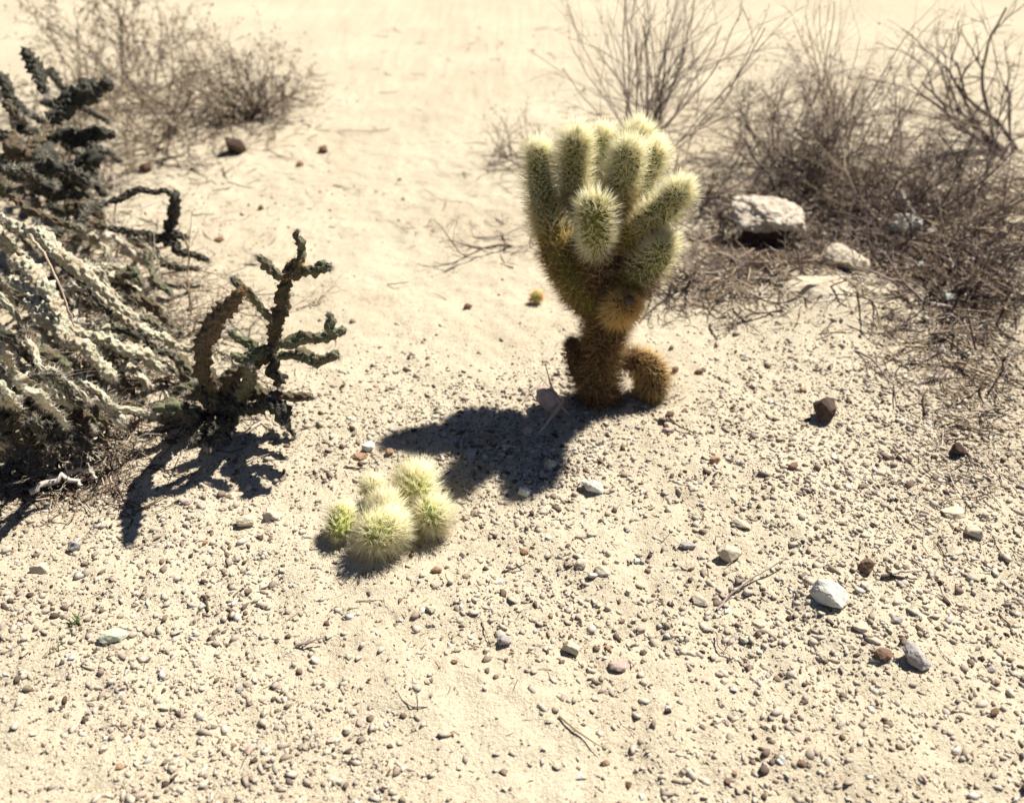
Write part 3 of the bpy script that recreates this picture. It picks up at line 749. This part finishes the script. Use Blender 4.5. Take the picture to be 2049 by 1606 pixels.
grass(75, 330, 'bleached straw tuft sprouting beside the backlit cholla', 30, 0.28, M_STRAW, (0.5, -0.3), 0.0016)
grass(262, 340, 'straw stalks bending over behind the stubby dark joint', 16, 0.22, M_STRAW, (-0.2, 0.3), 0.0016)
grass(545, 280, 'pale straw stalks in front of the small brown shrub', 14, 0.22, M_STRAW, (0.3, 0.2), 0.0014)
grass(90, 790, 'silvery spiny straw tuft over the black hollow', 22, 0.16, M_SP_STRAW, (0.4, -0.2), 0.001, z=0.16)
grass(150, 1250, 'tiny green seedling of narrow leaves between pebbles', 9, 0.045, M_GREEN, (0, 0), 0.0022, 'seedling', 'seedling', 'leaf')
grass(120, 1300, 'tiniest green sprout below the seedling', 5, 0.03, M_GREEN, (0, 0), 0.0018, 'seedling', 'seedling', 'leaf')

# ------------------------------------------------------------------ rocks
def rock_mesh(name, sx, sy, sz, mat, seed=0, npts=13, bev=0.07, disp=0.05, knob=0.0):
    rs = np.random.default_rng(seed)
    bm = bmesh.new()
    if knob:
        bmesh.ops.create_icosphere(bm, subdivisions=5, radius=1)
        off = Vector((seed * 3.1, seed * 1.7, 0))
        for v in bm.verts:
            c = v.co.copy()
            dist, _ = mnoise.voronoi(Vector((c.x, c.y * sy / sx, c.z * sz / sx)) * 5.0 + off)
            k = 1 + knob * (0.55 - dist[0]) + 0.30 * mnoise.noise(c * 1.5 + off) + 0.05 * mnoise.noise(c * 9 + off)
            v.co = c * k
    else:
        for k in range(npts):
            d = rs.normal(size=3); d /= np.linalg.norm(d)
            bm.verts.new(d * rs.uniform(0.8, 1.08))
        h = bmesh.ops.convex_hull(bm, input=bm.verts)
        junk = [e for e in h['geom_interior'] if isinstance(e, bmesh.types.BMVert)]
        if junk: bmesh.ops.delete(bm, geom=junk, context='VERTS')
        bmesh.ops.bevel(bm, geom=list(bm.edges), offset=bev, segments=2, affect='EDGES', profile=0.6)
        bmesh.ops.triangulate(bm, faces=bm.faces)
        bmesh.ops.subdivide_edges(bm, edges=bm.edges, cuts=4 if disp > 0.03 else 1, use_grid_fill=True)
        off = Vector((seed * 3.1, 0, seed))
        for v in bm.verts:
            c = v.co.copy()
            v.co = c * (1 + 1.6 * disp * mnoise.fractal(c * 2.2 + off, 0.7, 2.1, 6))
    for v in bm.verts: v.co = Vector((v.co.x * sx, v.co.y * sy, v.co.z * sz))
    me = bpy.data.meshes.new(name); bm.to_mesh(me); bm.free()
    me.materials.append(mat)
    return me
def rock(u, v, wpx, hpx, dpx, col, label, seed, rot=(0, 0, 0), name='stone', lift=0.55, cat='stone', knob=0, disp=0.05, group=None):
    smooth_ = 'boulder' in label or 'slab' in label or 'leaning' in label
    p = atz(u, v, 0); q = depth(p) / FPX * 0.5
    sx, sz, sy = wpx * q, hpx * q, dpx * q
    p = atz(u, v, sz * lift)
    me = rock_mesh(name, sx, sy, sz, STONE[col], seed, knob=knob, disp=disp, npts=34 if smooth_ else 20, bev=0.14 if smooth_ else 0.08)
    o = bpy.data.objects.new(name, me); COL.objects.link(o)
    o.location = (p[0], p[1], ground_z(p[0], p[1]) + sz * lift)
    o.rotation_euler = rot
    return tag(o, label, cat, group)
BIG = [
 # u, v, w, h, d, colour, label, rotation, lift
 (1688, 540, 118, 66, 80, 'cream', 'large smooth cream boulder half sunk behind the flat one', (0.1, 0.1, -0.4), 0.05, 0),
 (1640, 605, 150, 46, 110, 'cream', 'broad flat cream slab sunk in sand in front of the brush', (0.02, 0, -0.1), -0.25, 0),
 (1812, 450, 62, 38, 44, 'white', 'chalk-white rock lying in the brush to the right of the burrow', (0, 0, 0.3), 0.6, 0.15),
 (1866, 466, 28, 22, 24, 'white', 'small round white stone beside the chalk-white rock', (0, 0, 0), 0.7, 0),
 (1716, 338, 32, 26, 26, 'cream', 'rounded cream stone perched in front of the dense grey shrub', (0, 0, 0), 0.9, 0),
 (1840, 535, 22, 16, 18, 'white', 'white pebble-sized stone under the flattened brush', (0, 0, 0), 0.7, 0),
 (1893, 600, 28, 26, 22, 'white', 'upright white stone on sand below the flattened brush', (0, 0, 0.4), 0.8, 0),
 (1648, 827, 58, 56, 44, 'dark', 'blocky dark brown stone with a sunlit top standing alone on gravel', (0.1, -0.15, 0.5), 0.62, 0),
 (1662, 1198, 92, 54, 62, 'white', 'big angular off-white stone near the bleached stick', (0.15, 0.25, -0.5), 0.6, 0),
 (1460, 1108, 56, 46, 36, 'cream', 'wedge-shaped cream stone above the long grey twig', (0.2, 0.3, 0.2), 0.5, 0),
 (1482, 1050, 52, 20, 26, 'cream', 'long flat cream stone casting a thin shadow, above the wedge-shaped one', (0.1, 0.2, -0.5), 0.5, 0),
 (1733, 1140, 42, 34, 32, 'brown', 'half-brown stone just left of the bleached stick', (0.2, 0.2, 0.6), 0.55, 0),
 (1185, 972, 58, 34, 36, 'white', 'pale flat stone with a brown edge beyond the tip of the big shadow', (0.1, 0.2, -0.3), 0.5, 0),
 (1050, 984, 30, 28, 26, 'white', 'round white stone at the very tip of the big shadow', (0, 0, 0), 0.6, 0),
 (1100, 802, 78, 44, 48, 'pink', 'smooth pinkish-grey leaning stone in shade at the foot of the cactus', (0.15, 0.75, -0.45), 0.85, 0),
 (735, 898, 38, 22, 26, 'white', 'white stone at the left tip of the big shadow', (0.1, 0.1, 0.6), 0.5, 0),
 (718, 914, 36, 18, 20, 'rust', 'rusty stone tucked against the white one at the shadow tip', (0, 0, 0.2), 0.4, 0),
 (1430, 925, 28, 20, 20, 'rust', 'oval rust-brown stone on gravel left of the blocky dark one', (0, 0.2, 0.3), 0.6, 0),
 (1336, 862, 30, 14, 18, 'pink', 'small flat pink stone under the dark crooked twig', (0, 0, 0.1), 0.5, 0),
 (1376, 1092, 40, 16, 20, 'grey', 'flat grey-brown chip on sand left of the wedge-shaped stone', (0, 0, -0.2), 0.4, 0),
 (1400, 1195, 44, 22, 26, 'cream', 'cream stone with a deep shadow by the lower end of the grey twig', (0.2, 0.2, -0.5), 0.5, 0),
 (1520, 1245, 34, 16, 22, 'cream', 'oval tan stone low on the gravel below the grey twig', (0, 0, 0.1), 0.5, 0),
 (1165, 1128, 34, 22, 26, 'cream', 'cream stone on sand, first below the round white one', (0, 0, 0.1), 0.4, 0),
 (1205, 1142, 40, 22, 30, 'cream', 'cream stone next to its slightly smaller twin below the shadow', (0, 0, -0.3), 0.4, 0),
 (1945, 1070, 46, 30, 36, 'cream', 'cream rock casting a black wedge at the gravel edge', (0.2, 0.2, -0.5), 0.5, 0),
 (1915, 905, 46, 34, 34, 'dark', 'black pointed stone among dark streaks of litter', (0.2, 0.5, 0.2), 0.5, 0),
 (1908, 1105, 40, 18, 30, 'cream', 'square pale stone below the cream rock at the gravel edge', (0, 0, 0.1), 0.4, 0),
 (1905, 1030, 52, 20, 44, 'cream', 'broad buried cream stone above the square pale one', (0, 0, 0.4), 0.2, 0),
 (1830, 1320, 80, 44, 44, 'grey', 'jagged grey stone tilted up from the gravel, low on the slope', (0.3, 0.5, -0.6), 0.5, 0),
 (1765, 1315, 50, 26, 30, 'brown', 'brown stone touching the jagged grey one', (0.1, 0.2, 0.3), 0.5, 0),
 (1720, 1260, 34, 20, 30, 'cream', 'faint cream stone between the off-white one and the jagged grey one', (0, 0, 0), 0.4, 0),
 (1145, 1290, 50, 34, 34, 'cream', 'cream rock with a brown flank on bare low sand', (0.2, 0.3, -0.4), 0.5, 0),
 (1240, 1325, 44, 26, 30, 'pink', 'pinkish stone on the low sand next to the brown-flanked rock', (0.1, 0.1, 0.2), 0.5, 0),
 (1010, 1278, 34, 22, 24, 'grey', 'grey stone above the low sand, left of the brown-flanked rock', (0.1, 0.1, 0.2), 0.5, 0),
 (228, 1275, 58, 26, 38, 'green', 'pale green-grey flat stone beside the seedling', (0.1, 0.1, 0.2), 0.4, 0),
 (490, 1048, 40, 30, 30, 'cream', 'cream stone with a brown underside below the forked shadow', (0.1, 0.2, 0.1), 0.5, 0),
 (543, 1032, 40, 26, 34, 'cream', 'cream stone right beside the brown-bottomed one below the forked shadow', (0, 0, 0.2), 0.4, 0),
 (150, 1095, 30, 30, 24, 'grey', 'dark-sided grey stone beyond the end of the forked shadow', (0.1, 0.3, 0.2), 0.5, 0),
 (80, 1140, 44, 24, 34, 'cream', 'cream stone left of the dark-sided grey one', (0, 0.2, 0.2), 0.4, 0),
 (465, 292, 56, 44, 44, 'dark', 'near-black hollow-looking stone under the small brown shrub', (0.1, 0.2, 0.2), 0.6, 0),
 (375, 1010, 26, 14, 18, 'pink', 'pink pebble on the edge of the forked shadow', (0, 0, 0.2), 0.5, 0),
 (940, 905, 44, 20, 26, 'grey', 'greenish-grey flat stone inside the big shadow', (0, 0, 0.6), 0.4, 0),
 (1055, 860, 30, 22, 22, 'pink', 'rounded pinkish stone inside the big shadow, nearest the trunk', (0, 0, 0.6), 0.5, 0),
 (780, 905, 22, 16, 18, 'rust', 'tan stone inside the narrow left tip of the big shadow', (0, 0, 0.6), 0.5, 0),
 (1100, 925, 30, 24, 22, 'cream', 'cream stone half in the right finger of the big shadow', (0, 0.3, 0.6), 0.5, 0),
 (1340, 835, 20, 14, 16, 'brown', 'small brown stone above the dark crooked twig', (0, 0, 0.6), 0.5, 0),
 (1585, 940, 30, 18, 20, 'brown', 'brown crumbly stone on gravel below the blocky dark one', (0, 0, 0.6), 0.5, 0),
 (1605, 785, 20, 12, 14, 'rust', 'orange-brown chip on sand above the blocky dark stone', (0, 0, 0.6), 0.5, 0),
 (1350, 742, 20, 16, 16, 'brown', 'nearer of two brown stones on sand by the hooked lower joint', (0, 0, 0.6), 0.6, 0),
 (1398, 745, 22, 14, 16, 'brown', 'further of two brown stones on sand near the hooked lower joint', (0, 0, 0.2), 0.6, 0),
 (935, 607, 22, 14, 16, 'brown', 'rough brown stone left of the single small yellow joint', (0, 0, 0.2), 0.6, 0),
 (520, 410, 14, 12, 12, 'brown', 'lone dark brown pebble on smooth sand above the slender cholla', (0, 0, 0.2), 0.6, 0),
 (645, 293, 26, 18, 20, 'brown', 'rust-brown stone on smooth sand right of the near-black one', (0, 0, 0.2), 0.6, 0),
 (600, 325, 18, 12, 16, 'rust', 'tan-brown stone between the near-black stone and open sand', (0, 0, 0.2), 0.6, 0),
 (438, 476, 22, 12, 14, 'rust', 'red-brown chip on sand right of the stubby dark joint', (0, 0, 0.2), 0.6, 0),
 (345, 890, 26, 10, 12, 'dark', 'short dark chip on sand between the hollow and the forked shadow', (0, 0, 0), 0.6, 0),
 (292, 330, 34, 22, 26, 'brown', 'dark brown stone under the thin tan shrub', (0, 0, 0), 0.5, 0),
 (1050, 1098, 22, 14, 16, 'rust', 'small rusty stone right of the fallen clump', (0, 0, 0), 0.5, 0),
 (873, 1138, 26, 16, 18, 'rust', 'rusty stone just below the fallen clump', (0, 0, 0), 0.5, 0),
 (862, 1218, 26, 16, 20, 'cream', 'half-buried tan stone on the bare sand below the fallen clump', (0, 0, 0), 0.4, 0),
]
for i, (u, v, wp, hp, dp, c, lab, rot, lift, kn) in enumerate(BIG):
    rock(u, v, wp, hp, dp, c, lab, 40 + i, rot, 'rock' if wp > 60 else 'stone', lift, 'rock' if wp > 60 else 'stone', kn)

# the knobbly caliche rock: pale crust overhanging a brown underside coloured dark for its shade
p = atz(1538, 450, 0.03); z0 = ground_z(p[0], p[1] + .05)
cal = empty('caliche_rock', (p[0], p[1], z0), 'knobbly white caliche rock over a brown underside coloured dark for its shade', 'rock')
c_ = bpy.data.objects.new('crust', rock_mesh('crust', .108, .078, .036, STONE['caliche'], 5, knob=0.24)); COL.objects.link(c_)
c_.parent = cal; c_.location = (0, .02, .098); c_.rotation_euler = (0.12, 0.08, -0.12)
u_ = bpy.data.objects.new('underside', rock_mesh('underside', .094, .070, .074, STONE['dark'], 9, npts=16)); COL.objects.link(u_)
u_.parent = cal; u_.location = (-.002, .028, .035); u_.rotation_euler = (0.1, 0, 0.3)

# pebbles: every larger one its own object
protos = [rock_mesh('pebble', 1, 0.85, 0.62, STONE['cream'], 200 + k, npts=11 + k % 4, bev=0.09, disp=0.02) for k in range(8)]
pc = {}
def pebble_mesh(k, c):
    if (k, c) not in pc:
        me = protos[k].copy(); me.materials.clear(); me.materials.append(STONE[c]); pc[(k, c)] = me
    return pc[(k, c)]
MARKS = [((1200, 800), 'the cactus trunk'), ((775, 1060), 'the fallen clump'), ((1648, 827), 'the blocky dark stone'), ((1662, 1198), 'the big off-white stone'),
         ((1000, 890), 'the big cactus shadow'), ((380, 980), 'the forked shadow'), ((1500, 1165), 'the long grey twig'), ((1072, 602), 'the single yellow joint'),
         ((600, 700), 'the slender cholla'), ((190, 1260), 'the seedling'), ((1145, 1290), 'the brown-flanked rock'), ((1640, 610), 'the flat cream slab'),
         ((1830, 1320), 'the jagged grey stone'), ((490, 1048), 'the brown-bottomed stone'), ((1925, 1050), 'the cream rock at the gravel edge'), ((860, 1218), 'the half-buried tan stone'),
         ((1400, 930), 'the oval rust-brown stone'), ((520, 410), 'the lone dark pebble')]
CN = {'cream': 'cream', 'white': 'whitish', 'brown': 'brown', 'rust': 'rusty', 'grey': 'grey', 'pink': 'pinkish', 'dark': 'blackish'}
done = 0
while done < 230:
    u, v = random.uniform(-10, 2060), random.uniform(560, 1600)
    if random.random() > (0.35 + 0.65 * (v > 850)) * (0.5 + 0.5 * (u > 1100)): continue
    if any(abs(u - b[0]) < b[2] * .7 and abs(v - b[1]) < b[3] for b in BIG): continue
    if u < 420 and v < 950: continue
    p = atz(u, v)
    s_ = random.uniform(0.0045, 0.0075) * (1.35 if random.random() < 0.15 else 1)
    c = random.choices(list(CN), [46, 12, 12, 6, 8, 8, 4])[0]
    k = random.randrange(8)
    o = bpy.data.objects.new('pebble', pebble_mesh(k, c)); COL.objects.link(o)
    st = random.uniform(0.9, 1.5)
    o.scale = (s_ * st, s_, s_ * random.uniform(0.7, 1.2))
    o.location = (p[0], p[1], ground_z(p[0], p[1]) + s_ * 0.3)
    o.rotation_euler = (random.gauss(0, .25), random.gauss(0, .25), random.uniform(0, 6.28))
    (mu, mv), mn = min(MARKS, key=lambda m_: (m_[0][0] - u) ** 2 + (m_[0][1] - v) ** 2)
    dx, dy = u - mu, v - mv
    dist = math.hypot(dx, dy)
    if abs(dx) > 2 * abs(dy): dr = 'right of' if dx > 0 else 'left of'
    elif abs(dy) > 2 * abs(dx): dr = 'below' if dy > 0 else 'above'
    else: dr = ('lower' if dy > 0 else 'upper') + (' right of' if dx > 0 else ' left of')
    far = 'just' if dist < 90 else ('shortly' if dist < 200 else 'well')
    shp = ('long' if st > 1.3 else 'oval' if st > 1.1 else 'roundish')
    size = 'larger' if s_ > 0.0068 else 'small'
    tag(o, f'{size} {shp} {CN[c]} pebble {far} {dr} {mn}', 'pebble', 'pebbles scattered over the sand')
    done += 1

# ------------------------------------------------------------------ single twigs on the ground
def twig(pts, r, mat, label, name='twig', side=None, zs=None):
    P = []
    for k, (u, v) in enumerate(pts):
        p = atz(u, v, zs[k] if zs else 0.0); p[2] = ground_z(p[0], p[1]) + (zs[k] if zs else 0) + r * 0.8 + 0.0015; P.append(p)
    P = catmull(np.array(P), 6); n = len(P)
    P[1:-1] += rng.normal(size=(n - 2, 3)) * r * 0.35
    polys = [(P, np.linspace(r, r * 0.5, n))]
    if side: 
        for f_, a_, l_ in side:
            i = int(f_ * (n - 1)); d_ = P[min(i + 1, n - 1)] - P[i - 1]; d_ /= np.linalg.norm(d_)
            c_, s_ = math.cos(a_), math.sin(a_)
            d2 = np.array([d_[0] * c_ - d_[1] * s_, d_[0] * s_ + d_[1] * c_, 0.15])
            t = np.linspace(0, 1, 5)[:, None]
            polys.append((P[i] + d2 * l_ * t, np.linspace(r * .6, r * .3, 5)))
    V, F = tubes(polys, 6)
    o = mesh_np(name, V, F, mat, None, True)
    c0 = P.mean(0)
    o.data.transform(Matrix.Translation(Vector(-c0))); o.location = c0
    return tag(o, label, 'twig')
twig([(1434, 1220), (1470, 1180), (1520, 1152), (1570, 1128)], .0022, M_TWIG, 'long thin grey twig curving across the gravel', zs=[0, .006, .010, .012])
twig([(1320, 845), (1345, 850), (1372, 862), (1400, 875)], .0022, M_TWIG_D, 'dark crooked twig on sand right of the cactus foot', zs=[.006, .008, .004, 0])
twig([(930, 878), (970, 874), (1018, 870)], .0038, M_TWIG, 'thick grey stick lying inside the big shadow')
twig([(1780, 1158), (1812, 1153), (1842, 1152)], .0030, M_BLEACH, 'straight bleached stick beside the half-brown stone', zs=[.008, .009, .010])
twig([(1760, 1163), (1790, 1166), (1825, 1178)], .0038, M_TWIG_D, 'dark crumbling stick just under the bleached one')
twig([(1005, 1140), (1030, 1133), (1055, 1124)], .0018, M_TWIG_D, 'short dark twig right of the fallen clump, below the small rusty stone', zs=[0, .004, .008])
twig([(690, 938), (712, 939), (732, 937)], .0022, M_TWIG_D, 'short dark stick above the fallen clump near the shadow tip')
twig([(712, 1200), (740, 1199), (770, 1201)], .0012, M_TWIG, 'hair-thin straight twig on bare sand under the fallen clump')
twig([(590, 1290), (615, 1284), (650, 1272)], .0022, M_TWIG, 'grey twig low on the sand, with short side shoots', side=[(.4, .7, .02), (.6, -.7, .018), (.2, .8, .015)], zs=[0, .006, .01])
twig([(405, 1192), (413, 1200), (416, 1222)], .0035, M_CANE_DEAD, 'small hooked brown twig on bare sand below the forked shadow')
twig([(1435, 1262), (1440, 1290), (1462, 1310)], .0016, M_TWIG, 'faint wiry twig continuing below the long grey one', zs=[.004, .006, 0])
twig([(775, 570), (795, 568), (818, 560)], .0016, M_TWIG_D, 'little curved twig on open sand left of the single yellow joint', zs=[0, .01, .008])
twig([(668, 368), (682, 370), (700, 375)], .0028, M_TWIG_T, 'brown splinter on smooth pale sand above the slender cholla')
twig([(965, 1240), (975, 1265), (985, 1285)], .0014, M_TWIG_T, 'thin tan straw standing off the sand above the grey stone', zs=[0, .004, .004])
twig([(1046, 806), (1062, 785), (1086, 762)], .0015, M_TWIG, 'slim twig lying just behind the pinkish leaning stone', zs=[.0, .004, .008])
twig([(1478, 492), (1492, 470), (1512, 440)], .0030, M_BLEACH, 'pale stick leaning across the burrow mouth', zs=[0, .03, .06])
twig([(1512, 488), (1525, 470), (1532, 445)], .0026, M_BLEACH, 'second pale stick in the burrow mouth, nearer the middle of the rock', zs=[0, .03, .06], side=[(.5, 1.1, .03)])
twig([(1800, 392), (1815, 420), (1842, 448)], .0075, M_BLEACH, 'stout chalky stick leaning on the chalk-white rock', zs=[.05, .04, .02])
twig([(90, 945), (140, 930), (175, 938), (195, 960)], .006, M_BLEACH, 'bleached curved stick in front of the black hollow', zs=[.02, .03, .03, .01])
twig([(60, 985), (120, 950), (165, 975)], .007, M_BLEACH, 'thicker bleached stick crossing in front of the curved one', zs=[.02, .035, .02])
twig([(60, 470), (90, 510), (120, 570), (145, 640)], .0035, M_TWIG_T, 'long orange-tan wand hanging over the grey-green canes', zs=[.42, .40, .36, .30])
twig([(1828, 700), (1870, 690), (1915, 672)], .0022, M_TWIG_D, 'dark twig amid litter below the upright white stone', side=[(.5, .6, .03)], zs=[0, .006, .01])
twig([(1420, 650), (1425, 665), (1432, 678)], .003, M_TWIG_D, 'stubby dark twig on sand under the fine dark brush')
